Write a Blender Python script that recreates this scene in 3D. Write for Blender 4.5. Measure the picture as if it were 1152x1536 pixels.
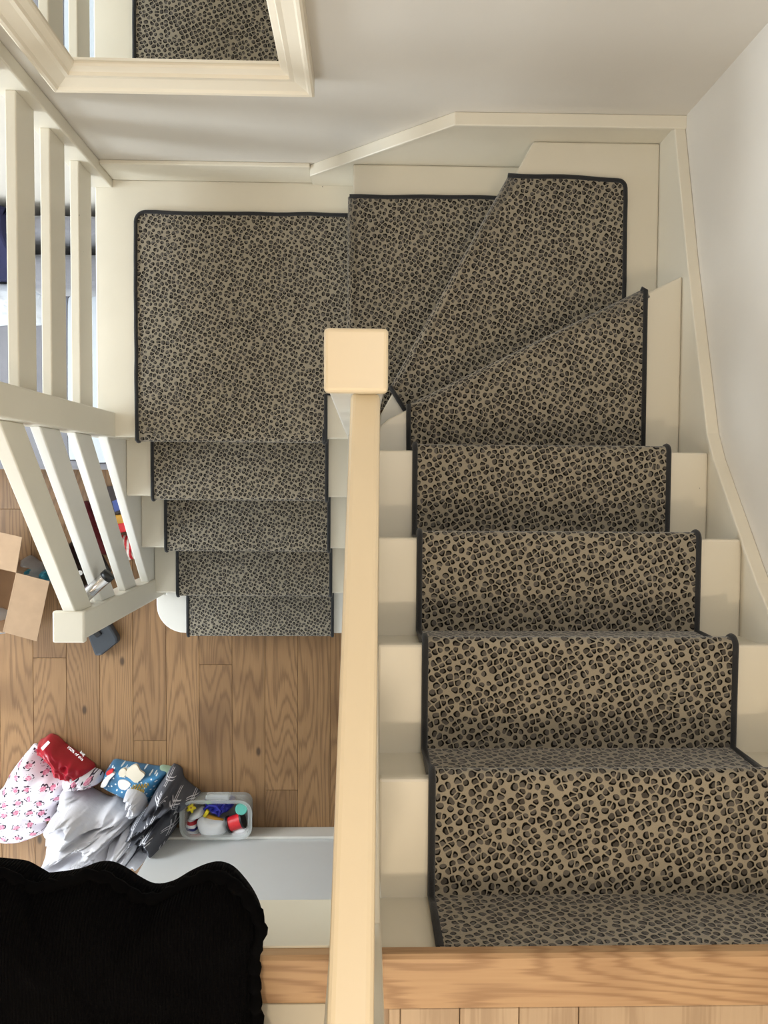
import bpy, bmesh, math, random
import numpy as np
from mathutils import Vector, Matrix, noise
random.seed(7)
for o in list(bpy.data.objects): bpy.data.objects.remove(o)
S = bpy.context.scene
COL = S.collection
PI = math.pi

# ------------------------------------------------------------------ camera
TX, TY, ROLL, CZ, FPX = -0.0397, -0.0245, 0.0057, 3.879, 1155.5
RCAM = Matrix.Rotation(ROLL, 3, 'Z') @ Matrix.Rotation(TX, 3, 'X') @ Matrix.Rotation(TY, 3, 'Y')
cd = bpy.data.cameras.new('camera'); cam = bpy.data.objects.new('camera', cd); COL.objects.link(cam)
M4 = RCAM.to_4x4(); M4.translation = Vector((0, 0, CZ)); cam.matrix_world = M4
cd.sensor_fit = 'HORIZONTAL'; cd.sensor_width = 36.0; cd.lens = FPX * 36.0 / 1152.0
cd.clip_start = 0.01
S.camera = cam

def at(px, py, z=None, y=None, x=None):
    """a photograph pixel cast onto a level (z), a wall (y) or a wall (x)"""
    d = RCAM @ Vector(((px - 576) / FPX, -(py - 768) / FPX, -1.0))
    if z is not None: t = (z - CZ) / d.z
    elif y is not None: t = y / d.y
    else: t = x / d.x
    return Vector((0, 0, CZ)) + d * t

# ------------------------------------------------------------------ world, lights, exposure
W = bpy.data.worlds.new('world'); S.world = W; W.use_nodes = True
W.node_tree.nodes['Background'].inputs[0].default_value = (0.75, 0.85, 1.0, 1)
W.node_tree.nodes['Background'].inputs[1].default_value = 0.6

def area(name, loc, direction, sx, sy, power, col):
    l = bpy.data.lights.new(name, 'AREA'); l.shape = 'RECTANGLE'; l.size = sx; l.size_y = sy
    l.energy = power; l.color = col
    o = bpy.data.objects.new(name, l); COL.objects.link(o)
    o.location = loc; o.rotation_euler = Vector(direction).to_track_quat('-Z', 'Y').to_euler()
    return o
# daylight through the ground-floor windows (left wall, front-left wall) and the upstairs window
area('window_light_left', (-3.9, 0.1, 2.05), (1, 0, -0.2), 2.4, 0.55, 185, (0.86, 0.94, 1.0))
area('window_light_front', (-2.3, -3.35, 1.5), (0.1, 1, -0.1), 1.8, 1.6, 74, (0.88, 0.95, 1.0))
area('window_light_upstairs', (0.1, -3.4, 4.0), (0, 1, -0.12), 1.9, 1.3, 24, (0.95, 0.97, 1.0))
area('stairwell_fill', (0.35, 0.45, 4.95), (0, 0, -1), 0.9, 0.9, 13, (0.93, 0.96, 1.0))   # added fill under the closed ceiling, lifts the stair risers
# warm ceiling lamp on the upper landing
l = bpy.data.lights.new('ceiling_lamp', 'POINT'); l.energy = 58; l.color = (1.0, 0.81, 0.58); l.shadow_soft_size = 0.05
o = bpy.data.objects.new('ceiling_lamp', l); COL.objects.link(o); o.location = (0.0, -1.13, 4.54)

S.view_settings.view_transform = 'Standard'; S.view_settings.look = 'None'
S.view_settings.gamma = 1.0; S.view_settings.use_curve_mapping = False
S.view_settings.exposure = -0.54

# ------------------------------------------------------------------ materials
def lin(r, g, b):
    f = lambda c: (c / 12.92) if c <= 0.04045 else ((c + 0.055) / 1.055) ** 2.4
    return (f(r / 255), f(g / 255), f(b / 255), 1)

def newmat(name, col=(0.8, 0.8, 0.8, 1), rough=0.5, metal=0.0):
    m = bpy.data.materials.new(name); m.use_nodes = True
    b = m.node_tree.nodes['Principled BSDF']
    b.inputs['Base Color'].default_value = col; b.inputs['Roughness'].default_value = rough
    b.inputs['Metallic'].default_value = metal
    return m, m.node_tree, b

class NT:
    def __init__(s, nt): s.nt = nt
    def n(s, t, **k):
        n = s.nt.nodes.new(t)
        for a, v in k.items(): setattr(n, a, v)
        return n
    def l(s, a, b): s.nt.links.new(a, b)
    def put(s, sock, v):
        if hasattr(v, 'node'): s.l(v, sock)
        else: sock.default_value = v
    def math(s, op, a, b=0.0, c=None, clamp=False):
        n = s.n('ShaderNodeMath', operation=op, use_clamp=clamp)
        s.put(n.inputs[0], a); s.put(n.inputs[1], b)
        if c is not None: s.put(n.inputs[2], c)
        return n.outputs[0]
    def vmath(s, op, a, b=(0, 0, 0)):
        n = s.n('ShaderNodeVectorMath', operation=op); s.put(n.inputs[0], a); s.put(n.inputs[1], b)
        return n.outputs['Value'] if op in ('DOT_PRODUCT', 'LENGTH') else n.outputs[0]
    def mix(s, f, a, b, blend='MIX'):
        n = s.n('ShaderNodeMix', data_type='RGBA', blend_type=blend)
        s.put(n.inputs[0], f); s.put(n.inputs[6], a); s.put(n.inputs[7], b); return n.outputs[2]
    def noise(s, vec, scale, detail=2.0, rough=0.5, dim='3D'):
        n = s.n('ShaderNodeTexNoise', noise_dimensions=dim); s.l(vec, n.inputs['Vector'])
        n.inputs['Scale'].default_value = scale; n.inputs['Detail'].default_value = detail; n.inputs['Roughness'].default_value = rough
        return n.outputs['Fac'], n.outputs['Color']
    def ramp(s, f, stops):
        n = s.n('ShaderNodeValToRGB'); s.put(n.inputs[0], f); e = n.color_ramp.elements
        e[0].position, e[0].color = stops[0]; e[1].position, e[1].color = stops[-1]
        for p, c in stops[1:-1]:
            q = e.new(p); q.color = c
        return n.outputs[0]
    def smooth(s, x, a, b):
        n = s.n('ShaderNodeMapRange', interpolation_type='SMOOTHSTEP'); s.put(n.inputs[0], x)
        n.inputs[1].default_value = a; n.inputs[2].default_value = b; return n.outputs[0]
    def bump(s, h, bsdf, strength=0.3, dist=0.002):
        n = s.n('ShaderNodeBump'); n.inputs['Strength'].default_value = strength; n.inputs['Distance'].default_value = dist
        s.l(h, n.inputs['Height']); s.l(n.outputs[0], bsdf.inputs['Normal'])
    def obj(s): return s.n('ShaderNodeTexCoord').outputs['Object']
    def uv(s): return s.n('ShaderNodeTexCoord').outputs['UV']
    def world(s): return s.n('ShaderNodeNewGeometry').outputs['Position']

def paint(name, col, rough=0.4, var=0.04, specks=0.0):
    m, nt, b = newmat(name, col, rough); t = NT(nt); p = t.world()
    f, _ = t.noise(p, 3.0, 4.0); g, _ = t.noise(p, 60.0, 2.0)
    dark = tuple(c * (1 - var * 2.5) for c in col[:3]) + (1,)
    c = t.mix(t.smooth(f, 0.35, 0.7), dark, col)
    if specks:
        v = t.n('ShaderNodeTexVoronoi'); v.inputs['Scale'].default_value = 9.0; t.l(p, v.inputs['Vector'])
        k = t.math('MULTIPLY', t.math('LESS_THAN', v.outputs['Distance'], 0.022), t.math('GREATER_THAN', g, 0.52))
        c = t.mix(t.math('MULTIPLY', k, specks), c, (0.12, 0.10, 0.08, 1))
    t.l(c, b.inputs['Base Color']); t.bump(g, b, 0.06, 0.002)
    return m
M = {}
M['gloss'] = paint('cream_gloss_paint', lin(229, 223, 207), 0.34, 0.02, 0.7)
M['white_gloss'] = paint('white_gloss_paint', lin(230, 228, 221), 0.32, 0.02)
M['rail'] = paint('cream_handrail_paint', lin(236, 221, 192), 0.30, 0.015)
M['wall'] = paint('matt_wall_paint', lin(222, 217, 208), 0.7, 0.02)
M['wall_low'] = paint('matt_white_wall_paint', lin(226, 228, 228), 0.6, 0.01)
M['ceil'] = paint('ceiling_paint', lin(235, 233, 228), 0.8, 0.01)
M['frame'] = paint('mirror_frame_paint', lin(236, 226, 206), 0.38, 0.01)

def mat_leopard():
    m, nt, b = newmat('leopard_carpet', rough=0.95); t = NT(nt)
    uv = t.uv()
    _, nc = t.noise(uv, 45.0, 2.0)
    wob = t.vmath('SCALE', t.vmath('SUBTRACT', nc, (0.5, 0.5, 0.5))); wob.node.inputs['Scale'].default_value = 0.55
    rot = t.n('ShaderNodeVectorRotate', rotation_type='Z_AXIS'); t.l(uv, rot.inputs['Vector']); rot.inputs['Angle'].default_value = 0.47
    sc = t.vmath('SCALE', rot.outputs[0]); sc.node.inputs['Scale'].default_value = 63.0
    q = t.vmath('ADD', sc, wob)
    v = t.n('ShaderNodeTexVoronoi', voronoi_dimensions='2D', feature='F1'); v.inputs['Scale'].default_value = 1.0; v.inputs['Randomness'].default_value = 0.66
    t.l(q, v.inputs['Vector'])
    e = t.n('ShaderNodeTexVoronoi', voronoi_dimensions='2D', feature='DISTANCE_TO_EDGE'); e.inputs['Scale'].default_value = 1.0; e.inputs['Randomness'].default_value = 0.66
    t.l(q, e.inputs['Vector'])
    rgb = t.n('ShaderNodeSeparateColor'); t.l(v.outputs['Color'], rgb.inputs[0])
    r1, r2, r3 = rgb.outputs[0], rgb.outputs[1], rgb.outputs[2]
    size = t.math('MULTIPLY_ADD', r1, 0.20, 0.36)
    inF = t.math('SUBTRACT', size, v.outputs['Distance'])            # >0 inside spot
    inE = t.math('SUBTRACT', e.outputs['Distance'], 0.08)
    ins = t.math('SMOOTH_MIN', inF, inE, 0.06)
    spot = t.smooth(ins, -0.03, 0.05)
    vec = t.vmath('SUBTRACT', q, v.outputs['Position'])
    ang = t.math('MULTIPLY', r2, 6.283)
    cv = t.n('ShaderNodeCombineXYZ'); t.l(t.math('COSINE', ang), cv.inputs[0]); t.l(t.math('SINE', ang), cv.inputs[1])
    side = t.vmath('DOT_PRODUCT', vec, cv.outputs[0])
    # the dark crescent: near the edge of the spot, stronger on one side
    thick = t.math('MULTIPLY_ADD', side, 0.68, 0.115)
    dark = t.math('SUBTRACT', 1.0, t.smooth(t.math('SUBTRACT', ins, thick), -0.03, 0.03))
    n1, _ = t.noise(uv, 7.0, 3.0); n2, _ = t.noise(uv, 400.0, 2.0)
    ground = t.mix(n1, lin(154, 146, 130), lin(178, 169, 151))
    fill = t.mix(r3, lin(76, 71, 66), lin(110, 106, 101))
    c = t.mix(spot, ground, t.mix(dark, fill, lin(10, 9, 8)))
    c = t.mix(t.math('MULTIPLY', n2, 0.3), c, (0.02, 0.017, 0.013, 1), 'MIX')
    t.l(c, b.inputs['Base Color'])
    b.inputs['Sheen Weight'].default_value = 0.5; b.inputs['Sheen Roughness'].default_value = 0.35
    b.inputs['Specular IOR Level'].default_value = 0.1
    t.bump(t.math('ADD', n2, t.math('MULTIPLY', spot, -0.4)), b, 0.5, 0.003)
    return m
M['leopard'] = mat_leopard()

def mat_binding():
    m, nt, b = newmat('black_binding', lin(30, 31, 34), 0.85); t = NT(nt)
    f, _ = t.noise(t.world(), 500.0, 2.0); t.bump(f, b, 0.5, 0.002); b.inputs['Sheen Weight'].default_value = 0.2
    return m
M['binding'] = mat_binding()

def mat_wood(name, light, mid, dark, along='Y', rings=9.0, freq=5.0, knots=True, tint=0.35, rough=0.45):
    m, nt, b = newmat(name, rough=rough); t = NT(nt)
    oi = t.n('ShaderNodeObjectInfo').outputs['Random']
    off = t.n('ShaderNodeCombineXYZ'); t.l(t.math('MULTIPLY', oi, 37.0), off.inputs[0]); t.l(t.math('MULTIPLY', oi, 91.0), off.inputs[1])
    p = t.vmath('ADD', t.obj(), off.outputs[0])
    st = (freq, freq * 0.13, freq) if along == 'Y' else (freq * 0.13, freq, freq)
    q = t.vmath('MULTIPLY', p, st)
    f, _ = t.noise(q, 1.0, 1.2, 0.45)
    fine_s = (160, 5, 160) if along == 'Y' else (5, 160, 160)
    g, _ = t.noise(t.vmath('MULTIPLY', p, fine_s), 1.0, 3.0)
    fr = t.math('FRACT', t.math('ADD', t.math('MULTIPLY', f, rings), t.math('MULTIPLY', g, 0.9)))
    line = t.math('SUBTRACT', 1.0, t.math('ABSOLUTE', t.math('MULTIPLY_ADD', fr, 2.0, -1.0)))
    line = t.smooth(line, 0.35, 1.0)
    c = t.mix(t.math('MULTIPLY', line, 0.5), t.mix(g, mid, light), dark)
    k, _ = t.noise(p, 2.2, 2.0)
    c = t.mix(t.math('MULTIPLY', t.smooth(k, 0.5, 0.72), 0.45), c, dark)
    r2 = t.math('FRACT', t.math('MULTIPLY', oi, 13.7))
    c = t.mix(t.math('MULTIPLY', t.smooth(r2, 0.55, 1.0), tint), c, dark)
    if knots:
        v = t.n('ShaderNodeTexVoronoi', voronoi_dimensions='2D'); t.l(t.vmath('MULTIPLY', p, (6.0, 3.0, 1.0)), v.inputs['Vector']); v.inputs['Scale'].default_value = 1.0
        kn = t.math('MULTIPLY', t.math('SUBTRACT', 1.0, t.smooth(v.outputs['Distance'], 0.03, 0.10)), t.math('GREATER_THAN', v.outputs['Color'], 0.62))
        c = t.mix(t.math('MULTIPLY', kn, 0.8), c, tuple(x * 0.25 for x in dark[:3]) + (1,))
    t.l(c, b.inputs['Base Color']); t.bump(g, b, 0.15, 0.001)
    return m
M['oak'] = mat_wood('oak_floor_boards', lin(166, 130, 90), lin(140, 104, 68), lin(90, 62, 38), rings=34.0, freq=4.0)
M['oak_nosing'] = mat_wood('oak_landing_nosing', lin(198, 164, 126), lin(180, 144, 106), lin(130, 92, 60), along='X', rings=26.0, freq=5.0, knots=False, tint=0.0)
M['oak_pale'] = mat_wood('pale_oak_boards', lin(200, 176, 148), lin(184, 160, 132), lin(150, 124, 98), rings=5.0, knots=False, tint=0.2)

def simple(name, rgb, rough=0.5, metal=0.0, bump=0.0, bscale=80.0, sheen=0.0, var=0.12):
    m, nt, b = newmat(name, lin(*rgb), rough, metal); t = NT(nt)
    f, _ = t.noise(t.obj(), bscale * 0.25, 3.0); c0 = lin(*rgb)
    c = t.mix(f, tuple(x * (1 - var) for x in c0[:3]) + (1,), tuple(min(1, x * (1 + var)) for x in c0[:3]) + (1,))
    t.l(c, b.inputs['Base Color'])
    if bump:
        g, _ = t.noise(t.obj(), bscale, 3.0); t.bump(g, b, bump, 0.004)
    if sheen: b.inputs['Sheen Weight'].default_value = sheen
    return m
M['card'] = simple('cardboard', (176, 147, 118), 0.8, bump=0.1)
M['card_in'] = simple('cardboard_inside', (150, 118, 88), 0.85)
M['chrome'] = simple('chrome', (215, 215, 218), 0.14, 1.0, var=0.02)
M['black'] = simple('black_plastic', (22, 23, 26), 0.4)
M['charcoal'] = simple('charcoal_plastic', (58, 64, 72), 0.45)
M['sheet'] = simple('pale_grey_cotton', (222, 221, 226), 0.85, bump=0.9, bscale=22, var=0.05)
M['white_cotton'] = simple('white_cotton', (226, 226, 232), 0.85, bump=0.9, bscale=26, var=0.03)
M['red_plastic'] = simple('red_plastic_film', (176, 34, 52), 0.28, bump=0.25, bscale=40)
M['white_print'] = simple('white_print', (240, 236, 234), 0.5, var=0.02)
M['gold'] = simple('gold_print', (176, 146, 56), 0.4)
M['sofa'] = simple('grey_velvet', (128, 128, 136), 0.75, bump=0.4, bscale=30, sheen=0.4, var=0.25)
M['navy'] = simple('navy_fabric', (34, 36, 74), 0.8, bump=0.2)
M['white_fur'] = simple('white_fleece', (200, 205, 212), 0.9, bump=0.6, bscale=40)
M['white_plastic'] = simple('white_plastic', (238, 240, 244), 0.3, var=0.02)
M['dark_edge'] = simple('dark_edging', (52, 50, 54), 0.5)
M['maroon'] = simple('maroon_fabric', (104, 30, 38), 0.8, bump=0.3)
M['blue_toy'] = simple('blue_plastic', (44, 48, 170), 0.35)
M['yellow'] = simple('yellow_plastic', (246, 222, 40), 0.4)
M['ochre'] = simple('ochre_plastic', (204, 150, 48), 0.4)
M['teal'] = simple('teal_plastic', (112, 206, 190), 0.4)
M['teal_dark'] = simple('teal_film', (56, 132, 150), 0.35)
M['green'] = simple('green_plastic', (120, 206, 70), 0.4)
M['red'] = simple('red_spool', (222, 42, 50), 0.35)
M['grey_paper'] = simple('grey_paper', (172, 168, 164), 0.7)
M['pale_green'] = simple('pale_green_lining', (168, 196, 172), 0.6)

def mat_glass_tub():
    m, nt, b = newmat('clear_tub_plastic', lin(226, 232, 230), 0.25); t = NT(nt)
    b.inputs['Alpha'].default_value = 0.32; b.inputs['Specular IOR Level'].default_value = 0.6
    return m
M['tub'] = mat_glass_tub()
def mat_mirror():
    m, nt, b = newmat('mirror_glass', (0.88, 0.89, 0.88, 1), 0.0, 1.0); return m
M['mirror'] = mat_mirror()

def mat_knit():
    m, nt, b = newmat('black_knit', (0.0016, 0.0016, 0.0019, 1), 0.95); t = NT(nt); uv = t.uv()
    w = t.n('ShaderNodeTexWave', wave_type='BANDS', bands_direction='X'); t.l(uv, w.inputs['Vector']); w.inputs['Scale'].default_value = 60.0; w.inputs['Distortion'].default_value = 1.5
    f, _ = t.noise(uv, 220.0, 2.0)
    t.bump(t.math('ADD', w.outputs['Fac'], f), b, 0.7, 0.004)
    b.inputs['Specular IOR Level'].default_value = 0.05
    return m
M['knit'] = mat_knit()

def mat_floral():
    m, nt, b = newmat('rose_print_fabric', rough=0.8); t = NT(nt); uv = t.uv()
    sc = t.vmath('SCALE', uv); sc.node.inputs['Scale'].default_value = 17.0
    v = t.n('ShaderNodeTexVoronoi', voronoi_dimensions='2D'); v.inputs['Scale'].default_value = 1.0; v.inputs['Randomness'].default_value = 0.35; t.l(sc, v.inputs['Vector'])
    d = v.outputs['Distance']
    n1, _ = t.noise(uv, 130.0, 1.0); n2, _ = t.noise(uv, 95.0, 0.0)
    pink = t.math('MULTIPLY', t.math('LESS_THAN', t.math('ADD', d, t.math('MULTIPLY', n1, 0.14)), 0.27), 1.0)
    leaf = t.math('MULTIPLY', t.math('MULTIPLY', t.math('GREATER_THAN', d, 0.19), t.math('LESS_THAN', d, 0.36)), t.math('GREATER_THAN', n2, 0.56))
    c = t.mix(pink, lin(234, 228, 236), t.mix(t.smooth(n1, 0.4, 0.6), lin(214, 120, 150), lin(236, 176, 198)))
    c = t.mix(leaf, c, lin(62, 48, 66)); t.l(c, b.inputs['Base Color'])
    return m
M['floral'] = mat_floral()

def mat_grid():
    m, nt, b = newmat('charcoal_grid_cotton', rough=0.8); t = NT(nt); uv = t.uv()
    _, nc = t.noise(uv, 6.0, 1.0)
    q = t.vmath('ADD', uv, t.vmath('MULTIPLY', t.vmath('SUBTRACT', nc, (0.5, 0.5, 0.5)), (0.10, 0.10, 0)))
    s = t.n('ShaderNodeSeparateXYZ'); t.l(q, s.inputs[0])
    def dbl(x, per):
        f = t.math('ABSOLUTE', t.math('SUBTRACT', t.math('FRACT', t.math('DIVIDE', x, per)), 0.5))
        return t.math('MULTIPLY', t.math('GREATER_THAN', f, 0.035), t.math('LESS_THAN', f, 0.075))
    a = t.math('ADD', s.outputs[0], s.outputs[1]); d = t.math('SUBTRACT', s.outputs[0], s.outputs[1])
    def near(x, per): # limit each stroke to a short cross
        f = t.math('ABSOLUTE', t.math('SUBTRACT', t.math('FRACT', t.math('DIVIDE', x, per)), 0.5)); return t.math('LESS_THAN', f, 0.36)
    k = t.math('MAXIMUM', t.math('MULTIPLY', dbl(a, 0.11), near(d, 0.11)), t.math('MULTIPLY', dbl(d, 0.11), near(a, 0.11)))
    c = t.mix(k, lin(88, 90, 98), lin(226, 226, 232)); t.l(c, b.inputs['Base Color'])
    f, _ = t.noise(uv, 300.0, 2.0); t.bump(f, b, 0.15, 0.002)
    return m
M['grid'] = mat_grid()

def mat_bluebag():
    m, nt, b = newmat('blue_snow_print', rough=0.3); t = NT(nt); uv = t.uv()
    sc = t.vmath('SCALE', uv); sc.node.inputs['Scale'].default_value = 42.0
    v = t.n('ShaderNodeTexVoronoi', voronoi_dimensions='2D'); v.inputs['Scale'].default_value = 1.0; t.l(sc, v.inputs['Vector'])
    n1, _ = t.noise(uv, 9.0, 2.0)
    c = t.mix(t.smooth(n1, 0.35, 0.65), lin(54, 88, 118), lin(74, 142, 190))
    c = t.mix(t.math('LESS_THAN', v.outputs['Distance'], 0.17), c, lin(232, 242, 248)); t.l(c, b.inputs['Base Color'])
    f, _ = t.noise(uv, 40.0, 3.0); t.bump(f, b, 0.3, 0.004)
    return m
M['bluebag'] = mat_bluebag()

def mat_stripes(name, cols, scale, direction='X'):
    m, nt, b = newmat(name, rough=0.5); t = NT(nt); s = t.n('ShaderNodeSeparateXYZ'); t.l(t.obj(), s.inputs[0])
    x = s.outputs[0 if direction == 'X' else 1]
    f = t.math('FRACT', t.math('MULTIPLY', x, scale))
    n = t.n('ShaderNodeValToRGB'); t.l(f, n.inputs[0]); n.color_ramp.interpolation = 'CONSTANT'
    e = n.color_ramp.elements; e[0].position = 0; e[0].color = cols[0]; e[1].position = 1.0 / len(cols); e[1].color = cols[1]
    for i, c in enumerate(cols[2:]):
        q = e.new((i + 2) / len(cols)); q.color = c
    t.l(n.outputs[0], b.inputs['Base Color']); return m
M['candy'] = mat_stripes('red_white_stripes', [lin(206, 40, 48), lin(238, 224, 214)], 42.0)
M['flag'] = mat_stripes('red_white_blue_stripes', [lin(40, 40, 120), lin(240, 240, 244), lin(190, 50, 60), lin(240, 240, 244)], 19.0, 'Y')

# ------------------------------------------------------------------ mesh helpers
def mesh(name, verts, faces, mat, parent=None, uvs=None, smooth=False):
    me = bpy.data.meshes.new(name); me.from_pydata([tuple(v) for v in verts], [], faces); me.update()
    bm = bmesh.new(); bm.from_mesh(me); bmesh.ops.recalc_face_normals(bm, faces=bm.faces); bm.to_mesh(me); bm.free()
    if uvs is not None:
        ul = me.uv_layers.new(name='UVMap')
        for lp in me.loops: ul.data[lp.index].uv = uvs[lp.vertex_index]
    if smooth:
        for p in me.polygons: p.use_smooth = True
    if isinstance(mat, (list, tuple)):
        for q in mat: me.materials.append(q)
    elif mat: me.materials.append(mat)
    o = bpy.data.objects.new(name, me); COL.objects.link(o)
    if parent: o.parent = parent
    return o

def bevel(o, w=0.003, seg=2):
    m = o.modifiers.new('bevel', 'BEVEL'); m.width = w; m.segments = seg; m.limit_method = 'ANGLE'; m.angle_limit = math.radians(40)
    return o

def recenter(o, pivot=None):
    """move the object's origin onto its mesh (base centre) without moving the mesh in the world"""
    me = o.data; vs = [v.co for v in me.vertices]
    lo = Vector((min(v.x for v in vs), min(v.y for v in vs), min(v.z for v in vs))); hi = Vector((max(v.x for v in vs), max(v.y for v in vs), max(v.z for v in vs)))
    c = Vector(((lo.x + hi.x) / 2, (lo.y + hi.y) / 2, lo.z)) if pivot is None else Vector(pivot)
    me.transform(Matrix.Translation(-c)); o.location = o.location + c
    return o

def box(name, lo, hi, mat, parent=None, bev=0.0):
    x0, y0, z0 = lo; x1, y1, z1 = hi
    v = [(x0, y0, z0), (x1, y0, z0), (x1, y1, z0), (x0, y1, z0), (x0, y0, z1), (x1, y0, z1), (x1, y1, z1), (x0, y1, z1)]
    f = [(0, 3, 2, 1), (4, 5, 6, 7), (0, 1, 5, 4), (1, 2, 6, 5), (2, 3, 7, 6), (3, 0, 4, 7)]
    o = mesh(name, v, f, mat, parent)
    if parent is None or parent.type == 'EMPTY' and parent.location.length == 0: recenter(o)
    if bev: bevel(o, bev)
    return o

def prism(name, poly, axis, a, b, mat, parent=None, bev=0.0):
    """extrude a polygon along an axis; poly is in the two other axes (XY for Z, YZ for X, XZ for Y)"""
    def mk(p, t):
        return (p[0], p[1], t) if axis == 'Z' else ((t, p[0], p[1]) if axis == 'X' else (p[0], t, p[1]))
    n = len(poly)
    v = [mk(p, a) for p in poly] + [mk(p, b) for p in poly]
    f = [tuple(range(n))[::-1], tuple(range(n, 2 * n))] + [(i, (i + 1) % n, n + (i + 1) % n, n + i) for i in range(n)]
    o = mesh(name, v, f, mat, parent)
    if parent is None: recenter(o)
    if bev: bevel(o, bev)
    return o

def tube(name, pts, r, mat, parent=None, closed=False, seg=8, caps=True):
    pts = [Vector(p) for p in pts]; n = len(pts); rr = r if isinstance(r, (list, tuple)) else [r] * n
    V = []; F = []; up = None
    for i, p in enumerate(pts):
        if closed: t = (pts[(i + 1) % n] - pts[i - 1])
        else: t = pts[min(i + 1, n - 1)] - pts[max(i - 1, 0)]
        t.normalize()
        if up is None:
            up = Vector((0, 0, 1)) if abs(t.z) < 0.9 else Vector((1, 0, 0))
        s = t.cross(up)
        if s.length < 1e-4: s = t.cross(Vector((0.3, 1, 0.2)))
        s.normalize(); u = s.cross(t).normalized(); up = u
        for k in range(seg):
            a = 2 * PI * k / seg; V.append(p + (s * math.cos(a) + u * math.sin(a)) * rr[i])
    m = n if closed else n - 1
    for i in range(m):
        j = (i + 1) % n
        for k in range(seg):
            F.append((i * seg + k, i * seg + (k + 1) % seg, j * seg + (k + 1) % seg, j * seg + k))
    if caps and not closed:
        F.append(tuple(range(seg))[::-1]); F.append(tuple(range((n - 1) * seg, n * seg)))
    return mesh(name, V, F, mat, parent, smooth=True)

def bar(name, A, B, w, h, mat, parent=None, bev=0.004, plumb=False):
    """a rail: rectangular bar from A to B (points on its top centre line); plumb ends cut vertically (h measured vertically)"""
    A, B = Vector(A), Vector(B); d = (B - A).normalized(); s = d.cross(Vector((0, 0, 1))).normalized()
    u = Vector((0, 0, 1)) if plumb else s.cross(d).normalized()
    V = []
    for P in (A, B):
        V += [P + s * w / 2, P - s * w / 2, P - s * w / 2 - u * h, P + s * w / 2 - u * h]
    F = [(0, 1, 2, 3), (4, 7, 6, 5), (0, 4, 5, 1), (1, 5, 6, 2), (2, 6, 7, 3), (3, 7, 4, 0)]
    o = mesh(name, V, F, mat, parent)
    if bev: bevel(o, bev, 3)
    return o

def lathe(name, prof, mat, parent=None, seg=24, axis=None, origin=(0, 0, 0)):
    V = []; F = []
    for r, z in prof:
        for k in range(seg):
            a = 2 * PI * k / seg; V.append((r * math.cos(a), r * math.sin(a), z))
    n = len(prof)
    for i in range(n - 1):
        for k in range(seg):
            F.append((i * seg + k, i * seg + (k + 1) % seg, (i + 1) * seg + (k + 1) % seg, (i + 1) * seg + k))
    F.append(tuple(range(seg))[::-1]); F.append(tuple(range((n - 1) * seg, n * seg)))
    if axis is not None:
        R = Vector(axis).to_track_quat('Z', 'Y').to_matrix(); V = [R @ Vector(v) for v in V]
    o = mesh(name, V, F, mat, parent, smooth=True); o.location = origin
    m = o.modifiers.new('es', 'EDGE_SPLIT'); m.split_angle = math.radians(40)
    return o

def thing(name, label, cat, loc=(0, 0, 0), group=None):
    o = bpy.data.objects.new(name, None); COL.objects.link(o); o.location = loc; o.empty_display_size = 0.05
    return tag(o, label, cat, group)
def tag(o, label, cat, group=None):
    o['label'] = label; o['category'] = cat
    if group: o['group'] = group
    return o
def struct(o, label=None):
    o['kind'] = 'structure'
    if label: o['label'] = label
    return o
def adopt(root):
    """children were built in world coordinates: keep them there under a moved root"""
    for c in root.children: c.location = Vector(c.location) - root.location
def settle(root, loc):
    root.location = loc; adopt(root)

def resample(pts, n, closed=True):
    pts = [Vector(p) for p in pts]; m = len(pts)
    dense = []
    for i in range(m if closed else m - 1):
        p0, p1, p2, p3 = pts[(i - 1) % m], pts[i], pts[(i + 1) % m], pts[(i + 2) % m]
        if not closed:
            p0 = pts[max(i - 1, 0)]; p3 = pts[min(i + 2, m - 1)]
        for k in range(12):
            t = k / 12
            dense.append(0.5 * ((2 * p1) + (p2 - p0) * t + (2 * p0 - 5 * p1 + 4 * p2 - p3) * t * t + (3 * p1 - p0 - 3 * p2 + p3) * t ** 3))
    if not closed: dense.append(pts[-1])
    L = [0]
    for i in range(1, len(dense) + (1 if closed else 0)): L.append(L[-1] + (dense[i % len(dense)] - dense[i - 1]).length)
    out = []; j = 0
    for k in range(n):
        s = L[-1] * k / (n if closed else n - 1)
        while j < len(L) - 2 and L[j + 1] < s: j += 1
        t = (s - L[j]) / max(1e-9, L[j + 1] - L[j]); a = dense[j]; b2 = dense[(j + 1) % len(dense)]
        out.append(a + (b2 - a) * min(1, max(0, t)))
    return out

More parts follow.
